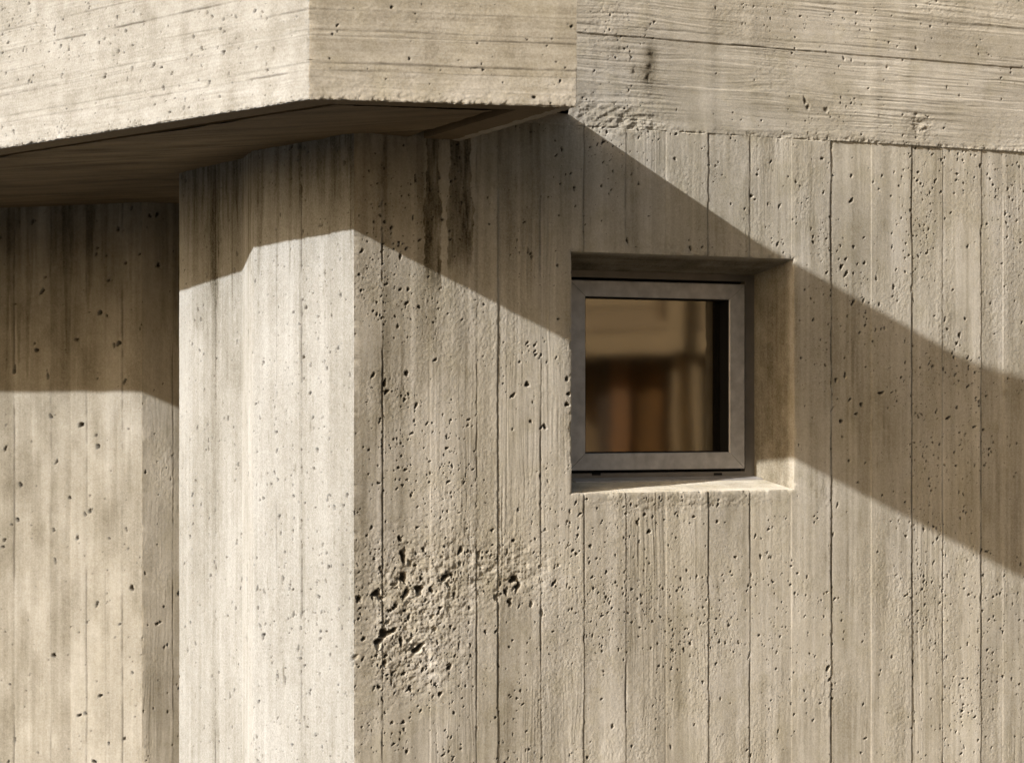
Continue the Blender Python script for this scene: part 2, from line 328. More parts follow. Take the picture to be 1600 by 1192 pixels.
def run(a0, a1, zt, zb, k, soft=.004, fade=.12):
    m = sstep(UU + wob, a0, a0 + soft) * (1 - sstep(UU - wob, a1 - soft, a1)) * sstep(ZZ, zb, zb + fade) * (ZZ < zt)
    return (k * m * (.85 + .35 * noise(us, zs, .02, .10) + .25 * noise(us, zs, .006, .05))).astype(F32)
w = lambda x: on_wall(x, 400)[0]
T -= run(w(664), w(688), 9, zy(675, 470), .55) + run(w(700), w(738), 9, zy(720, 440), .58) + run(w(702), w(732), 9, zy(718, 640), .12, .01)
T -= run(w(775), w(800), 9, zy(780, 420), .10, .01) + run(w(745), w(778), 9, zy(760, 980), .06, .004)
T -= run(lu(322), lu(345), 9, GZ + .10, .16, .008, .3) + run(lu(345), lu(392), 9, GZ + .02, .10, .01, .12) + run(lu(300), lu(320), 9, GZ + .25, .10, .01) + run(lu(515), lu(535), 9, GZ + .7, .10, .02)
T -= (.12 * np.exp(-(((UU - lu(365)) / .12) ** 2 + ((ZZ - (GZ + .17)) / .22) ** 2))).astype(F32)
T -= shade_drips(us, zs, ZS, .34, .17, .05) * pier + shade_drips(us, zs, ZS, .20, .12, .04) * pier + shade_drips(us, zs, ZS, .17, .20, .05) * ((UU > 0) & (UU < w(664)))  # shade under the overhang, painted in as run-off streaks
T -= run(jx(902)[0], jx(918)[0], Z0, Z0 - .35, .14, .008, .3) + run(jx(1228)[0], jx(1246)[0], Z0, Z0 - .5, .12, .008, .4) + run(jx(1000)[0], jx(1030)[0], Z0, Z0 - .22, .10, .012, .2) + run(jx(1112)[0], jx(1150)[0], Z0, Z0 - .3, .08, .012, .25) + (.14 * blob(1060, 783, 170, 12)).astype(F32)
T -= run(lu(331), lu(343), 9, -1, .10, .01) + run(lu(466), lu(478), 9, -1, .06, .01) + run(-.02, .0, 9, -1, -.03, .004)
T -= .325 * pier
for (x, y, rx, ry, k) in [(1385, 590, 110, 90, .10), (1025, 930, 25, 60, .07), (1460, 932 / 3.97 + 380, 14, 14, .0), (1569, 614, 7, 7, .22), (1060, 960, 30, 80, .06), (1160, 1165, 14, 22, .16), (1150, 1115, 8, 8, .15)]:
    T -= (k * blob(x, y, rx, ry)).astype(F32)
for k in range(420):
    a, z = rng.uniform(uL0, 3.2), rng.uniform(.4, ZJ); L_, w_ = rng.uniform(.004, .03), rng.uniform(.002, .006)
    i0, i1 = np.searchsorted(us, [a - w_ * 2, a + w_ * 2]); j0, j1 = np.searchsorted(zs, [z - L_ * 2, z + L_ * 2])
    if i1 > i0 and j1 > j0: T[i0:i1, j0:j1] += (rng.choice([-.22, -.15, .12]) * np.exp(-((us[i0:i1, None] - a) / w_) ** 2 - ((zs[None, j0:j1] - z) / L_) ** 2)).astype(F32)
rust = blob(1022, 932, 8, 7) * .5 + blob(727, 570, 6, 6) * .6
D += .0
FOLD = np.zeros(0)
Pn, Nn, cum = path_frames(pl, us, u0)
def strip_verts(Pn, Nn, H, z):
    return Pn[:, None, :] + Nn[:, None, :] * H[:, :, None] + V(0, 0, 1)[None, None] * z[None, :, None]
def cells(us, zs): return .5 * (us[1:] + us[:-1])[:, None], .5 * (zs[1:] + zs[:-1])[None]
# upper lift (horizontal boards) on the same column lines
uu = us[us >= 0]
uzj = [(zy(1300, -48), -1.0, 1.5, *ALL), (zy(1300, 20), -.5, 1.2, 1.2, 9), (zy(1300, 83), -2.2, 2.2, on_wall(1120, 60)[0], 9), (zy(1300, 152), 1.0, 1.3, *ALL), (zy(1000, 45), -.3, .8, *ALL)]
# with light from above, a board that stands proud above its joint throws the line of shade: p runs upward, so flip the sign of the steps
HU, TU, WU, JU = boards(zu, uu, [(p, -s, g, a, b) for (p, s, g, a, b) in uzj], 1.9, .8, .09)
HU, TU, WU, JU = HU.T.copy(), TU.T.copy(), WU.T.copy(), JU.T.copy(); DU = np.zeros_like(HU)
UA, ZA = uu[:, None], zu[None]
proud = .0005 + .0065 * sstep(UA, 1.85, 2.4) + .0012 * noise(uu, zu, .05, 1e3) + .0015 * noise(uu, zu, .012, .01) * np.exp(-(ZA - ZJ) / .012)
HU += proud * (1 + .0 * ZA)
rag = np.exp(-(ZA - ZJ) / .010) * np.clip(fbm(uu, zu, .030, .02, 4), 0, 1) * .009
HU -= rag
rgu = np.zeros_like(HU)
for (x, y, rx, ry, k) in [(950, 180, 70, 18, 1.0), (1000, 192, 40, 12, 1.2), (1440, 200, 22, 16, 1.3), (1430, 185, 30, 14, .6), (915, 165, 20, 20, .8)]:
    a, z = on_wall(x, y); rgu += k * np.exp(-(((UA - a) / (rx * 2.45e-3)) ** 2 + ((ZA - z) / (ry * 2.45e-3)) ** 2))
HU += rgu * (3.0e-3 * fbm(uu, zu, .03, .016, 4) - 2.0e-3)
for (x, y, r, s) in [(1017, 85, 6, 1), (1016, 105, 8, 1), (1012, 122, 7, 1), (990, 112, 7, .6), (1258, 158, 7, 1.4), (1262, 168, 6, 1.6), (1290, 172, 7, 1), (847, 105, 5, 2), (1318, 92, 4, 2), (1478, 137, 3, 2), (1430, 76, 4, 2), (1245, 105, 3, 1.5), (1330, 95, 3, 2), (1385, 106, 3, 2), (1290, 82, 3, 1)]:
    a, z = on_wall(x, y); rr = r * 2.45e-3; stamp(HU, DU, uu, zu, a, z, rr * .8, rr, .3, rr * .16 * s, .2)
DU *= .5
densU = np.clip(.3 + .6 * noise(uu, zu, .3, .15), .03, 1)
holes(HU, DU, uu, zu, 420, densU, .0015, .0036, 1.1, skip=lambda p, q: p < .7 or p > 3.3 or q > 1.8 + GZ)
holes(HU, DU, uu, zu, 60, np.clip(rgu, 0, 1), .002, .007, .3, skip=lambda p, q: p < .6 or p > 3.3 or q > 1.8 + GZ)
TU += .09 * noise(uu, zu, .5, .012) + .015 * noise(uu, zu, .05, .16) + .12 * fbm(uu, zu, .25, .16, 4)
for (x, y, rx, ry, k) in [(1017, 83, 12, 14, .50), (1012, 115, 14, 16, .48), (1019, 98, 9, 14, .16), (989, 112, 11, 10, .20), (1015, 105, 30, 45, .08), (1430, 190, 40, 18, .24), (1262, 162, 12, 10, .22), (1285, 170, 10, 9, .12), (1290, 10, 30, 40, .10), (1500, 20, 22, 50, .12), (1110, 80, 18, 14, .10), (1160, 155, 18, 35, .08), (950, 175, 60, 20, .08)]:
    a, z = on_wall(x, y); TU -= (k * np.exp(-(((UA - a) / (rx * 2.45e-3)) ** 2 + ((ZA - z) / (ry * 2.45e-3)) ** 2))).astype(F32)
WU += .5 * noise(uu, zu, .3, .3)
# share the row on the joint
ju = us >= 0
seam = np.minimum(H[ju, -1], HU[:, 0]); H[ju, -1] = seam; HU[:, 0] = seam
pit_shade_grime = lambda D, J: np.maximum(sstep(D, .12, .60) * .9, .75 * J)  # pit interiors painted dark as shade; joint lines carry dirt
Vw = strip_verts(Pn, Nn, H, zs)
cu, cz = cells(us, zs)
keep = ~((cu > A0) & (cu < A1) & (cz > Z0) & (cz < ZL)) & ~((cu < 0) & (cz > ZS + .06) & (cu > -9) & False)
kz = int(np.argmax(us >= -1e-9)); GW = pit_shade_grime(D, JW); PW_ = np.broadcast_to(pier, T.shape)
def lot(i0, i1): return Vw[i0:i1].reshape(-1, 3), {'tone': T[i0:i1], 'warm': Wm[i0:i1], 'pit_shade_grime': GW[i0:i1], 'pale': PW_[i0:i1]}
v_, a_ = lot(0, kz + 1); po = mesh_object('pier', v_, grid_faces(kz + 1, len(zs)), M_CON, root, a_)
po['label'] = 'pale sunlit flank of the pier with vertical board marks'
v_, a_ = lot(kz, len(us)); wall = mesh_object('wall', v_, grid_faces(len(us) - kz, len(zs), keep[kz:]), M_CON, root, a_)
wall['label'] = 'pitted wall around the window with a rough honeycombed patch'
Pu, Nu = Pn[ju], Nn[ju]; Nu = np.repeat(WN[None], len(uu), 0)
Vu = strip_verts(Pu, Nu, HU, zu); Vu[0, 0] = Vw[np.argmax(ju), -1]
Vu[:, 0] = Vw[ju][:, -1]
upper = mesh_object('upper_wall', Vu.reshape(-1, 3), grid_faces(len(uu), len(zu)), M_HOR, root, {'tone': TU, 'warm': WU, 'pit_shade_grime': pit_shade_grime(DU, JU)})

# ---- window opening: splayed concrete reveal, vertex-exact with the wall's edge
D1 = -.295
ai0 = on_wall(884, 600, D1)[0]; ai1 = on_wall(1174, 600, D1)[0]
zi1 = on_wall(897, 424, D1)[1]; zi0 = on_wall(1000, 745.5, D1)[1]
ia, ib = np.searchsorted(us, [A0 - 1e-6, A1 - 1e-6]); ja, jb = np.searchsorted(zs, [Z0 - 1e-6, ZL - 1e-6])
def reveal(front, inner0, inner1, nrm, drip=0, inner_shade=0.):
    n = len(front); s = np.linspace(0, 1, n)
    inner = inner0[None] * (1 - s)[:, None] + inner1[None] * s[:, None]
    t = span(0, .01, .12, .012, 1.0)
    tt = t.copy()
    Pq = front[:, None] * (1 - tt)[None, :, None] + inner[:, None] * tt[None, :, None]
    lenq = np.linspace(0, 1.0, n); 
    h = .0011 * noise(lenq, t, .6, .12) + .0006 * noise(lenq, t, .35, .035) + .0005 * noise(lenq, t, .012, .02)
    if drip: h += -drip * np.exp(-((t - .30) / .02) ** 2)[None] - .004 * np.exp(-((t - .62) / .02) ** 2)[None]
    h *= np.minimum(1, t / .03)[None] * np.minimum(1, np.minimum(s, 1 - s) / .02)[:, None]
    Pq = Pq + nrm[None, None] * h[:, :, None]
    tone = .08 * noise(lenq, t, .7, .14) + .05 * noise(lenq, t, .5, .035) + .10 * fbm(lenq, t, .10, .25, 4) - .10 - inner_shade * sstep(t, .02, .22)[None]  # last term paints shade that deepens inward, with brown staining
    return Pq, tone, .4 * noise(lenq, t, .2, .6)
ZUP = V(0, 0, 1)
c00, c01, c10, c11 = ap(ai0, D1, zi0), ap(ai0, D1, zi1), ap(ai1, D1, zi0), ap(ai1, D1, zi1)
vs, ts, ws, fs, base = [], [], [], [], 0
for front, i0, i1, nrm, flip, drip in [(Vw[ia, ja:jb + 1], c00, c01, WD, True, 0), (Vw[ib, ja:jb + 1], c10, c11, -WD, False, 0),
                                       (Vw[ia:ib + 1, ja], c00, c10, ZUP, False, 0), (Vw[ia:ib + 1, jb], c01, c11, V(0, 0, -1), True, .007)]:
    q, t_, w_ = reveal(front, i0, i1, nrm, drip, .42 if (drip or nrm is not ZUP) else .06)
    fs.append(grid_faces(q.shape[0], q.shape[1], None, base)[:, ::(-1 if flip else 1)]); base += q.shape[0] * q.shape[1]
    vs.append(q.reshape(-1, 3)); ts.append(t_.ravel()); ws.append(w_.ravel() + .35)
ts, ws = np.concatenate(ts), np.concatenate(ws)
rev = mesh_object('window_reveal', np.concatenate(vs), np.concatenate(fs), M_CON, root, {'tone': ts, 'warm': ws, 'pit_shade_grime': ts * 0})

# ---- overhang
BE = ap(-1.087, -1.60); J1 = V(-3.30, 11.28, 0); J0 = V(-4.069, 11.652, 0); J9 = J0 + (J0 - J1) * 3
SR = V(-.139, 9.579, 0); SR = SR + (SR - RB) * .25
pb = [J9, J0, J1, BE, CB, RB, SR]
lb = [np.linalg.norm(pb[i + 1] - pb[i]) for i in range(len(pb) - 1)]
ub0 = -sum(lb[:4]); LBR = lb[4]
ub = span(ub0, .1, -lb[3], .02, -2.30, .0052, -.03, .003, 0, .003, LBR, .01, LBR + .30, .05, LBR + lb[5])
HB_TOP = 1.728 + GZ
zb = span(ZS, .0026, 1.62 + GZ, .03, HB_TOP)
zc = lambda y: (HY - y) / F * CB[1] + GZ
bj = [(zc(-62), .8, 1.0, *ALL), (zc(-22), .9, 2.0, -9, -.35), (zc(14), .8, 1.4, -.30, 0), (zc(46), .9, 1.8, 0, .25), (zc(58), .6, 1.4, -2.2, -1.3), (zc(55), .8, 1.2, .55, 2), (zc(97), 1.3, 1.8, .22, 2), (zc(109), .7, 1.5, -1.0, 0)]
HB, TB, WB, JB = boards(zb, ub, bj, 1.8, .45, .03, .06)
HB, TB, WB, JB = HB.T.copy(), TB.T.copy(), WB.T.copy(), JB.T.copy(); DB = np.zeros_like(HB)
UB, ZB = ub[:, None], zb[None]
eb = np.exp(-np.abs(UB) / .010) * (UB < 3); HB -= (eb * np.clip(fbm(ub, zb, .5, .022, 3) + .2, 0, 1) * .007).astype(F32)
el = np.exp(-(ZB - ZS) / .012); HB -= (el * np.clip(fbm(ub, zb, .014, .011, 3) + .1, 0, 1) * .006).astype(F32)
lr = np.exp(-(ZB - ZS) / .06) * (UB > 0); HB += (lr * 1.5e-3 * fbm(ub, zb, .018, .018, 3)).astype(F32)
blu = lambda x, y: (seg_hit(x, y, CB, BE)[0] * -1, seg_hit(x, y, CB, BE)[1])
for (x, y, r) in zoomA([(242, 132, 11), (160, 102, 5), (110, 165, 5), (440, 190, 9), (462, 175, 7), (682, 288, 12), (715, 300, 9), (762, 328, 9), (990, 234, 12), (857, 165, 10), (465, 340, 12), (585, 305, 10), (128, 363, 11), (80, 355, 7), (565, 350, 8), (1183, 85, 6), (895, 215, 10), (918, 58, 8), (1028, 72, 5), (725, 392, 12), (712, 145, 6), (395, 38, 8), (1135, 212, 7), (1213, 218, 7), (622, 362, 7), (1065, 282, 5), (1182, 285, 6), (828, 265, 5), (745, 118, 5), (1292, 160, 4), (503, 268, 5), (775, 437, 6), (567, 532, 4)], 0, 0, 2.8375):
    u, z = blu(x, y); rr = r * 2.1e-3 * .30; stamp(HB, DB, ub, zb, u, z, rr * 1.5, rr, 1.4 + rng.normal(0, .5), rr * 1.5)
dB = np.clip(.3 + .6 * noise(ub, zb, .35, .2), .03, 1)
holes(HB, DB, ub, zb, 420, dB, .0020, .0052, 1.4, skip=lambda p, q: p > 0 or p < -2.3 or q > 1.6 + GZ)
holes(HB, DB, ub, zb, 90, None, .0014, .0040, 1.2, skip=lambda p, q: p < 0 or p > LBR or q > 1.6 + GZ)
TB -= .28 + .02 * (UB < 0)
TB += .045 * fbm(ub, zb, .05, .035, 4)
TB += .07 * noise(ub, zb, .6, .012) * (UB > 0) + .05 * noise(ub, zb, .05, .25) + .045 * fbm(ub, zb, .12, .10, 4) + .03
TB += (.07 * (ZB < zc(109)) * (UB > .05)).astype(F32)
WB += .5 * noise(ub, zb, .3, .3) + (.5 * (ZB < zc(109))).astype(F32)
Pb, Nb, _ = path_frames(pb, ub, ub0)
Vb = strip_verts(Pb, Nb, HB, zb)
Vb[:, 0, 2] += .0022 * fbm(ub, ub[:2], .011, 1e3, 3)[:, 0]
# a folded lip behind the bottom row closes the arris against the soffit
lip = Vb[:, :1].copy(); lip[:, 0] -= Nb * .05; lip[:, 0, 2] = ZS + .006
Vb = np.concatenate([lip, Vb], 1); pad = lambda A: np.concatenate([A[:, :1], A], 1)
over = bpy.data.objects.new('overhang', None); C.objects.link(over); over.parent = root
over['label'] = 'projecting concrete parapet block with horizontal board marks'
zbl = np.concatenate([[ZS], zb]); cub, czb = cells(ub, zbl)
ZFL = ZS + .13                                        # terrace floor inside the parapet
iz = np.searchsorted(zbl, ZFL); ZFL = float(zbl[iz])
mesh_object('face', Vb.reshape(-1, 3), grid_faces(len(ub), len(zbl), (cub < LBR) | (czb < ZFL)), M_HOR, over, {'tone': pad(TB), 'warm': pad(WB), 'pit_shade_grime': pad(pit_shade_grime(DB, JB)), 'pale': pad(np.broadcast_to(.75 * (UB < 0), TB.shape))})

def offset_path(pts, d):
    out = []
    for i, p in enumerate(pts):
        ns = []
        for a, b in ((i - 1, i), (i, i + 1)):
            if a < 0 or b >= len(pts): continue
            t = pts[b] - pts[a]; t = t / np.linalg.norm(t); ns.append(V(t[1], -t[0], 0))
        if len(ns) == 1: out.append(p - ns[0] * d)
        else:
            h = ns[0] + ns[1]; h /= np.linalg.norm(h); out.append(p - h * d / h.dot(ns[0]))
    return out
# soffit: rim, drip groove, then the underside panel reaching back over the walls
def sheet(name, polys, mat, parent, n):
    vs, fs, at = [], [], []
    b = 0
    for (A, B, za, zb_, nu, nv) in polys:
        for i in range(len(A) - 1):
            s = np.linspace(0, 1, nu)[:, None, None]; t = np.linspace(0, 1, nv)[None, :, None]
            a0, a1, b0, b1 = A[i], A[i + 1], B[i], B[i + 1]
            G = (a0 * (1 - s) + a1 * s) * (1 - t) + (b0 * (1 - s) + b1 * s) * t
            G = G + V(0, 0, 1) * (za * (1 - t) + zb_ * t)
            if nu > 20 and nv > 20:
                G[:, :, 2] += .0035 * noise(np.arange(nu), np.arange(nv), 30, 5) + .0016 * noise(np.arange(nu), np.arange(nv), 12, 2)
            tq = np.zeros((nu, nv))
            if nv > 20: tq = .30 * noise(np.arange(nu), np.arange(nv), 60, 5) + .22 * noise(np.arange(nu), np.arange(nv), 25, 14) + .14 * noise(np.arange(nu), np.arange(nv), 40, 2)
            at.append(tq.ravel())
            fs.append(grid_faces(nu, nv, None, b)); b += nu * nv; vs.append(G.reshape(-1, 3))
    vs = np.concatenate(vs)
    tn = np.zeros(len(vs))
    return mesh_object(name, vs, np.concatenate(fs), mat, parent, {'tone': np.concatenate(at), 'warm': tn, 'pit_shade_grime': tn}, smooth=True)
core = pb[2:]
o0, o1, o2, o3, o4 = core, offset_path(core, .150), offset_path(core, .154), offset_path(core, .208), offset_path(core, .212)
z_ = ZS + .004
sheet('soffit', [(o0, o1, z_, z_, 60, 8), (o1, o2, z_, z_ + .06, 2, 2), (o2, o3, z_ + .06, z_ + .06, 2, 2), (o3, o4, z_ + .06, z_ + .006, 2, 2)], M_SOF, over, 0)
# the panel inside the groove: one height field in plan, from the groove back to the return end or over the walls
fx = np.array([p[0] for p in o4[:4]]); fy = np.array([p[1] for p in o4[:4]])
xs = np.unique(np.concatenate([np.linspace(fx[0], fx[3], 520), fx])); tt = np.linspace(0, 1, 460) ** 1.3
y0_ = np.interp(xs, fx, fy); e0, e1 = o4[3], o4[4]
y1_ = y0_ * 0 + np.minimum(y0_ + 5.2, 15.5)
rt = xs > e1[0]; y1_[rt] = np.minimum(y1_[rt], e0[1] + (xs[rt] - e0[0]) / (e1[0] - e0[0]) * (e1[1] - e0[1]))
XX = np.repeat(xs[:, None], len(tt), 1); YY = y0_[:, None] + 5.6 * tt[None]; YY[rt] = np.minimum(YY[rt], y1_[rt][:, None])
cs, sn = math.cos(math.radians(152)), math.sin(math.radians(152))
A_, B_ = XX * cs + YY * sn, -XX * sn + YY * cs                       # along / across the soffit boards
Bw = B_ + .03 * noise_w(A_, B_, .7, .3)
hz = .0022 * noise_w(A_, Bw, .9, .035) + .0012 * noise_w(A_, Bw, .35, .012) + .003 * noise_w(A_, B_, .5, .3)
tq = .20 * noise_w(A_, Bw, .9, .06) + .20 * noise_w(A_, Bw, .30, .022) + .14 * noise_w(A_, Bw, .5, .010) + .22 * noise_w(A_, Bw, .22, .10)
bd = 1 + 0 * np.abs(((Bw / .14) % 1) - .5) * .14; hz += .003 * np.exp(-((bd - .07) / .003) ** 2); tq -= .15 * np.exp(-((bd - .07) / .005) ** 2)
Vs = np.stack([XX, YY, ZS + .008 + hz], -1)
mesh_object('soffit_panel', Vs.reshape(-1, 3), grid_faces(len(xs), len(tt))[:, ::-1], M_SOF, over, {'tone': tq, 'warm': tq * 0, 'pit_shade_grime': tq * 0})
def flat(name, quads, mat, parent):
    v = np.array([p for q in quads for p in q]); k = len(v)
    return mesh_object(name, v, np.arange(k).reshape(-1, 4), mat, parent, {'tone': np.zeros(k), 'warm': np.zeros(k), 'pit_shade_grime': np.zeros(k)}, smooth=False)
wp = pb[:6]; wi = offset_path(wp, .14); up = lambda p, z: p + V(0, 0, z)
ztop, zf_ = HB_TOP - .002, ZFL - .002
qs = [[up(wp[i], ztop), up(wp[i + 1], ztop), up(wi[i + 1], ztop), up(wi[i], ztop)] for i in range(5)]
qs += [[up(wi[i + 1], zf_), up(wi[i], zf_), up(wi[i], ztop), up(wi[i + 1], ztop)] for i in range(5)]
qs += [[up(wp[5], zf_), up(wi[5], zf_), up(wi[5], ztop), up(wp[5], ztop)]]
flat('parapet', qs, M_HOR, over)
flat('terrace_floor', [[up(pb[i], zf_), up(pb[i + 1], zf_), up(pb[i + 1] + V(0, 6, 0), zf_), up(pb[i] + V(0, 6, 0), zf_)] for i in range(6)], M_HOR, over)

# ---- recessed wall behind the pier
kd = (K1 - K0) / np.linalg.norm(K1 - K0)
pk = [K0 - kd * 3, K1, K1 + WD * 3]
Lk = np.linalg.norm(K1 - pk[0])
uk = span(-Lk, .05, -1.05, .0052, -.02, .003, 0, .003, .45, .05, 3.0)
zk = span(0, .05, GZ - 1.80, .0042, ZS + .03) if GZ - 1.80 > .06 else span(0, .0042, ZS + .03)
ku = lambda x: seg_hit(x, 640, K0, K1)[0] - np.linalg.norm(K1 - K0)
kj = [(ku(22), -.6, 2.2, *ALL), (ku(79), -.4, 1.4, *ALL), (ku(111), .8, .3, *ALL), (ku(135), -.8, 1.8, *ALL), (ku(165), .4, .6, *ALL), (ku(191), -.7, 2.2, *ALL), (ku(-40), -.4, 1.5, *ALL), (.16, -.3, .8, *ALL)]
HK, TK, WK, JK = boards(uk, zk, kj, 1.2, 1.0, .12, .05); DK = np.zeros_like(HK)
UK, ZK = uk[:, None], zk[None]
holes(HK, DK, uk, zk, 330, None, .0028, .0105, 1.2, skip=lambda p, q: p < -1.1 or p > .5)
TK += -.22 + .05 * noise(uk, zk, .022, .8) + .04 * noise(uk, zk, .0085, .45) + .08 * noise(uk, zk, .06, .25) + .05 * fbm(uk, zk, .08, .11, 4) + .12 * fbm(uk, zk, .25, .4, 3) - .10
TK += (.26 * (UK > 0)).astype(F32) - shade_drips(uk, zk, ZS, .55, .17, .06) - shade_drips(uk, zk, ZS, .3, .12, .03)  # tongues paint shade into the top of the recess
WK += .3 * noise(uk, zk, .2, .6) - .5
ek = np.exp(-np.abs(UK) / .010); HK -= (ek * np.clip(fbm(uk, zk, .5, .04, 3), 0, 1) * .004).astype(F32)
Pk, Nk, _ = path_frames(pk, uk, -Lk)
mesh_object('recessed_wall', strip_verts(Pk, Nk, HK, zk).reshape(-1, 3), grid_faces(len(uk), len(zk)), M_CON, root, {'tone': TK, 'warm': WK, 'pit_shade_grime': pit_shade_grime(DK, JK), 'pale': np.broadcast_to(.35 * (UK < 0), TK.shape)})

# ------------------------------------------------------------------ the window
class MB:
    def __init__(s): s.v, s.f = [], []
    def box(s, a0, a1, s0, s1, z0, z1, bv=.0):
        """chamfered box in wall coordinates: a along, s out of the wall, z up (s0<s1)"""
        b = bv
        if b <= 0:
            P = [(a, t, z) for t in (s0, s1) for a, z in ((a0, z0), (a1, z0), (a1, z1), (a0, z1))]
            n = len(s.v); s.v += [ap(*p) for p in P]
            s.f += [[n + i for i in q] for q in ((3, 2, 1, 0), (4, 5, 6, 7), (0, 1, 5, 4), (1, 2, 6, 5), (2, 3, 7, 6), (3, 0, 4, 7))]
        else:
            n = len(s.v)
            for t, k in ((s0, 0), (s1 - b, 0), (s1, b)):
                s.v += [ap(a, t, z) for a, z in ((a0 + k, z0 + k), (a1 - k, z0 + k), (a1 - k, z1 - k), (a0 + k, z1 - k))]
            s.f.append([n + 3, n + 2, n + 1, n]); s.f.append([n + 8, n + 9, n + 10, n + 11])
            for r in (0, 4):
                for i in range(4): s.f.append([n + r + i, n + r + (i + 1) % 4, n + r + 4 + (i + 1) % 4, n + r + 4 + i])
    def frame(s, a0, a1, z0, z1, wl, wr, wb, wt, s0, s1, bv=.0015):
        """a ring of mitred bars"""
        o = [(a0, z0), (a1, z0), (a1, z1), (a0, z1)]; i_ = [(a0 + wl, z0 + wb), (a1 - wr, z0 + wb), (a1 - wr, z1 - wt), (a0 + wl, z1 - wt)]
        sg = [(1, 1), (-1, 1), (-1, -1), (1, -1)]
        n = len(s.v); rings = []
        rings.append([ap(a, s0, z) for a, z in o])
        rings.append([ap(a, s1 - bv, z) for a, z in o])
        rings.append([ap(a + g * bv, s1, z + h * bv) for (a, z), (g, h) in zip(o, sg)])
        rings.append([ap(a - g * bv, s1, z - h * bv) for (a, z), (g, h) in zip(i_, sg)])
        rings.append([ap(a, s1 - bv, z) for a, z in i_])
        rings.append([ap(a, s0, z) for a, z in i_])
        for r in rings: s.v += r
        for r in range(6):
            r2 = (r + 1) % 6
            for i in range(4): s.f.append([n + r * 4 + i, n + r * 4 + (i + 1) % 4, n + r2 * 4 + (i + 1) % 4, n + r2 * 4 + i])
    def mitred(s, a0, a1, z0, z1, wl, wr, wb, wt, s0, s1, bv, gap):
        full = MB(); full.frame(a0, a1, z0, z1, wl, wr, wb, wt, s0, s1, bv)
        R = np.array(full.v).reshape(6, 4, 3)
        for i in range(4):
            j = (i + 1) % 4; d = R[0, j] - R[0, i]; d = d / np.linalg.norm(d) * gap * .5
            n = len(s.v)
            for k in range(6): s.v += [R[k, i] + d, R[k, j] - d]
            for k in range(6): k2 = (k + 1) % 6; s.f.append([n + 2 * k, n + 2 * k + 1, n + 2 * k2 + 1, n + 2 * k2])
            for e in (0, 1):
                for q in ((0, 1, 2, 3), (0, 3, 4, 5)): s.f.append([n + 2 * k + e for k in q])
    def build(s, name, mat, parent, label=None):
        return mesh_object(name, np.array(s.v), np.array(s.f), mat, parent, smooth=False)
win = bpy.data.objects.new('window', None); C.objects.link(win); win.parent = root
win['label'] = 'small square grey metal window deep in its concrete opening'
SF = -.262                                              # face of the sash
aw = lambda x, s: on_wall(x, 600, s)[0]
za = lambda x, y, s: on_wall(x, y, s)[1]
sa0, sa1 = aw(889, SF), aw(1164, SF); sz1, sz0 = za(1000, 440, SF), za(1000, 734.0, SF)
ga0, ga1 = aw(915, SF), aw(1140, SF); gz1, gz0 = za(1000, 465, SF), za(1000, 707.5, SF)
fa0, fa1 = ai0 + .004, ai1 - .002; fz0, fz1 = zi0 - .0, zi1 + .02
m = MB(); gp = .011
m.frame(fa0 - .03, fa1 + .03, zi0 - .03, zi1 + .03, sa0 - gp - fa0 + .03, fa1 + .03 - sa1 - gp * .8, sz0 - gp - zi0 + .03, zi1 + .03 - sz1 - gp, SF - .075, SF - .012)
m.build('frame', M_FRAME, win)
m = MB(); m.frame(sa0 - gp, sa1 + gp, sz0 - gp, sz1 + gp, .05, .05, .05, .05, SF - .092, SF - .045); m.build('seal', M_GAP, win)
m = MB(); m.mitred(sa0, sa1, sz0, sz1, ga0 - sa0, sa1 - ga1, gz0 - sz0, sz1 - gz1, SF - .08, SF, .003, .0022); m.build('sash', M_SASH, win)
m = MB(); m.frame(ga0, ga1, gz0, gz1, .004, .004, .004, .004, SF - .066, SF - .007, .001); m.build('gasket', M_GAP, win)
m = MB(); m.box(ga0 + .003, ga1 - .003, SF - .075, SF - .064, gz0 + .003, gz1 - .003)
mg = bpy.data.materials.new('tinted_glass'); mg.use_nodes = True; N = mg.node_tree.nodes; Lk_ = mg.node_tree.links
N.remove(N['Principled BSDF']); out = N['Material Output']
tr = N.new('ShaderNodeBsdfTransparent'); tr.inputs[0].default_value = (.55, .5, .42, 1)
gl = N.new('ShaderNodeBsdfGlossy'); gl.inputs['Roughness'].default_value = .042; gl.inputs[0].default_value = (1, .93, .8, 1)
fr = N.new('ShaderNodeFresnel'); fr.inputs['IOR'].default_value = 2.9
tcg = N.new('ShaderNodeTexCoord'); ng = N.new('ShaderNodeTexNoise'); ng.inputs['Scale'].default_value = 3.0; ng.inputs['Detail'].default_value = 1
bg = N.new('ShaderNodeBump'); bg.inputs['Strength'].default_value = .012; bg.inputs['Distance'].default_value = .02
Lk_.new(tcg.outputs['Object'], ng.inputs['Vector']); Lk_.new(ng.outputs['Fac'], bg.inputs['Height']); Lk_.new(bg.outputs[0], gl.inputs['Normal'])
mx = N.new('ShaderNodeMixShader'); Lk_.new(fr.outputs[0], mx.inputs[0]); Lk_.new(tr.outputs[0], mx.inputs[1]); Lk_.new(gl.outputs[0], mx.inputs[2]); Lk_.new(mx.outputs[0], out.inputs['Surface'])
m.build('pane', mg, win)
for x in (934, 1124):                                   # weep-hole caps in the bottom rail
    a = aw(x, SF); z = za(x, 740.5, SF); m = MB(); m.box(a - .019, a + .019, SF - .014, SF - .007, z - .0045, z + .0045, .002); m.build('drain_cap', M_GAP, win)
m = MB(); zf = zi0 + .004
n = len(m.v)                                            # sloping metal flashing under the bottom rail
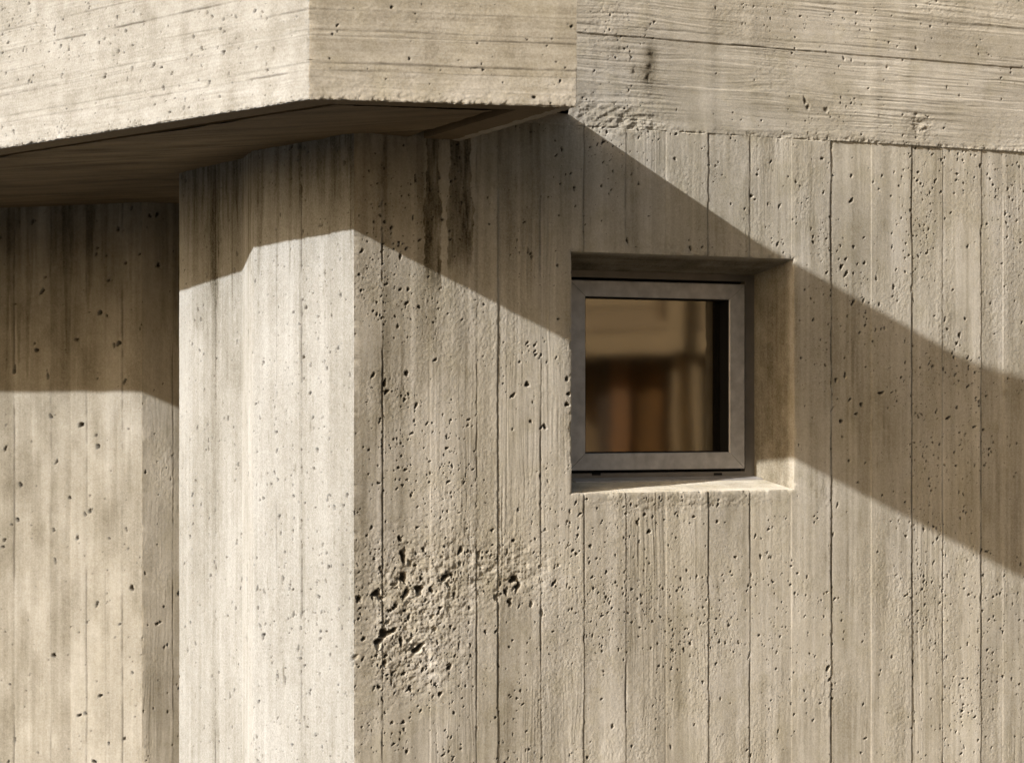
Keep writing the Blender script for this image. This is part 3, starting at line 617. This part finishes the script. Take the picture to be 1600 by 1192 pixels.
for (s, z) in ((SF - .02, zi0 + .002), (SF + .055, zi0 - .011), (SF + .055, zi0 - .017), (SF - .02, zi0 - .016)):
    m.v += [ap(fa0 - .01, s, z), ap(fa1 + .0, s, z)]
for i in range(4): j = (i + 1) % 4; m.f.append([2 * i, 2 * i + 1, 2 * j + 1, 2 * j])
m.build('flashing', M_SASH, win)
# the room behind the pane
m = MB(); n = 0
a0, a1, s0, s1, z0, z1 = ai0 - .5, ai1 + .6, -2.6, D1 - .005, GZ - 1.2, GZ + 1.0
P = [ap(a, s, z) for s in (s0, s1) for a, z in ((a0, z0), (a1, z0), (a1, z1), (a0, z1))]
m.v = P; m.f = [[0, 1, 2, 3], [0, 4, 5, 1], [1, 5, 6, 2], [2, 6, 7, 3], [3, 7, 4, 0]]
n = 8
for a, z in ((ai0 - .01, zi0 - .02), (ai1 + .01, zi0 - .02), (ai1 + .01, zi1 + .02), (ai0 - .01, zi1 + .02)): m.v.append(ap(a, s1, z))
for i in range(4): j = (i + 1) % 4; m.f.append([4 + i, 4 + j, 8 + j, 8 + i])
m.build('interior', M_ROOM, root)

# ------------------------------------------------------------------ house across the yard (seen mirrored in the pane)
def pane_mirror(x, y, plane_x):
    r = V((x - CX) / F, 1, (HY - y) / F); p = hit(x, y, E0 + (SF - .064) * WN, WN)
    d = r - 2 * r.dot(WN) * WN; t = (plane_x - p[0]) / d[0]; q = p + d * t
    return q[1], q[2] + GZ
PX = 11.5
ny = lambda x, d=0.: pane_mirror(x, 600, PX + d)[0]
nzv = lambda x, y: pane_mirror(x, y, PX)[1]
M_OPP = concrete('pale_render', (.50, .40, .26), (.40, .30, .18), (.1, .08, .05), streak=(.5, 1.2, 6))
M_OPP2 = concrete('stained_render', (.40, .31, .20), (.47, .37, .25), (.1, .08, .05), streak=(.5, 1.5, 5))
M_TAN = concrete('tan_render', (.30, .21, .12), (.34, .25, .15), (.1, .08, .05))
M_WOOD = plain('brown_timber', (.16, .072, .020), .6, 0, .3, .3, 12)
M_WOOD2 = plain('dark_timber', (.03, .016, .006), .6, 0, .3, .3, 12)
M_WOOD3 = plain('amber_cloth', (.095, .048, .013), .8, 0, .2, .3, 9); M_WOOD4 = plain('light_amber_cloth', (.125, .062, .018), .8, 0, .2, .3, 9)
hr0 = V(PX + 2.5, ny(1010), 0)
house = bpy.data.objects.new('concrete_house', None); C.objects.link(house); house.location = hr0
house['label'] = 'house mirrored in the window pane, with pale balcony band over amber brown curtains'
house['category'] = 'house'
def wbox(name, x0, x1, y0, y1, z0, z1, mat, parent=house):
    y0, y1 = min(y0, y1), max(y0, y1)
    v = np.array([V(x, y, z) for x in (x0, x1) for y, z in ((y0, z0), (y1, z0), (y1, z1), (y0, z1))])
    f = np.array([[0, 3, 2, 1][::-1], [4, 5, 6, 7], [0, 1, 5, 4], [1, 2, 6, 5], [2, 3, 7, 6], [3, 0, 4, 7]])
    return mesh_object(name, v, f, mat, parent, smooth=False, off=hr0)
zb0 = nzv(1000, 553)
wbox('wall', PX + 2.2, PX + 6, ny(600), ny(1500), 0, 5.6, M_TAN)
wbox('roof', PX - .3, PX + 6.3, ny(590), ny(1510), 5.6, 5.85, M_OPP)
for k in range(6): wbox('balcony_board', PX + .006 * (k % 2), PX + 2.19, ny(600), ny(1500), zb0 + .21 * k, zb0 + .21 * k + .196, (M_OPP, M_OPP2)[k % 2])
wbox('balcony_pilaster', PX - .10, PX - .004, ny(1050), ny(1078), zb0 + .02, zb0 + 1.25, M_OPP)
wbox('balcony_post', PX - .12, PX - .004, ny(1046), ny(1034), zb0 + .30, zb0 + 1.4, M_TAN)
wbox('side_wall', PX + .45, PX + 2.18, ny(1050, .45), ny(1180, .45), 0, zb0 - .004, M_TAN)
for x0, x1, d in ((1050, 1060, .25), (1082, 1096, .12)): wbox('post', PX + d, PX + .44, ny(x0, d), ny(x1, d), 0, zb0 - .004, M_OPP)
wbox('curtain', PX + .62, PX + .66, ny(934, .62), ny(954, .62), 0, zb0 - .004, M_WOOD2)
wbox('curtain', PX + .50, PX + .56, ny(954, .5), ny(984, .5), 0, zb0 - .004, M_WOOD)
wbox('curtain', PX + .56, PX + .60, ny(984, .56), ny(1012, .56), 0, zb0 - .004, M_WOOD3)
wbox('curtain', PX + .50, PX + .54, ny(1012, .5), ny(1034, .5), 0, zb0 - .004, M_WOOD4)
wbox('curtain', PX + .56, PX + .60, ny(1034, .56), ny(1052, .56), 0, zb0 - .004, M_WOOD3)

# ------------------------------------------------------------------ ground
mgd = concrete('ground_concrete', (.055, .042, .028), (.075, .06, .04), (.05, .04, .03), streak=(2, 2, 2))
gv = np.array([V(x, y, -.004) for x, y in ((-400, -400), (400, -400), (400, 400), (-400, 400))])
gnd = mesh_object('ground', gv, np.array([[0, 1, 2, 3]]), mgd, None, smooth=False, off=V(0, 0, 0)); gnd['kind'] = 'structure'

# ------------------------------------------------------------------ light
sc = bpy.context.scene
el = math.asin(-SUN[2]); az = math.atan2(-SUN[0], -SUN[1])     # direction towards the sun, clockwise from +y
ld = bpy.data.lights.new('sun', 'SUN'); ld.energy = 5.0; ld.angle = math.radians(.55); ld.color = (1, .98, .94)
lo = bpy.data.objects.new('sun', ld); C.objects.link(lo)
from mathutils import Vector
lo.rotation_euler = Vector(SUN).to_track_quat('-Z', 'Y').to_euler(); lo.location = (-6, -6, 8)
wd_ = bpy.data.worlds.new('World'); sc.world = wd_; wd_.use_nodes = True
N = wd_.node_tree.nodes; L = wd_.node_tree.links
sky = N.new('ShaderNodeTexSky'); sky.sky_type = 'NISHITA'; sky.sun_disc = False; sky.sun_elevation = el; sky.sun_rotation = az
sky.air_density = 1.0; sky.dust_density = 6.0; sky.ozone_density = .6
tint = N.new('ShaderNodeMix'); tint.data_type = 'RGBA'; tint.blend_type = 'MULTIPLY'; tint.inputs[0].default_value = 1
tint.inputs[7].default_value = (1, .90, .74, 1); L.new(sky.outputs[0], tint.inputs[6]); L.new(tint.outputs[2], N['Background'].inputs[0]); N['Background'].inputs[1].default_value = .105

# ------------------------------------------------------------------ camera
cd = bpy.data.cameras.new('camera'); co = bpy.data.objects.new('camera', cd); C.objects.link(co)
co.location = (0, 0, GZ); co.rotation_euler = (math.pi / 2, 0, 0)
cd.sensor_width = 36; cd.lens = 36 * F / 1600; cd.shift_y = (HY - 596) / 1600; cd.clip_end = 1500; cd.clip_start = .1
cd.dof.use_dof = True; cd.dof.focus_distance = 10.0; cd.dof.aperture_fstop = cd.lens / 1000 / .020
sc.camera = co
vs_ = sc.view_settings; vs_.view_transform = 'Standard'; vs_.look = 'None'; vs_.exposure = .33; vs_.gamma = 1
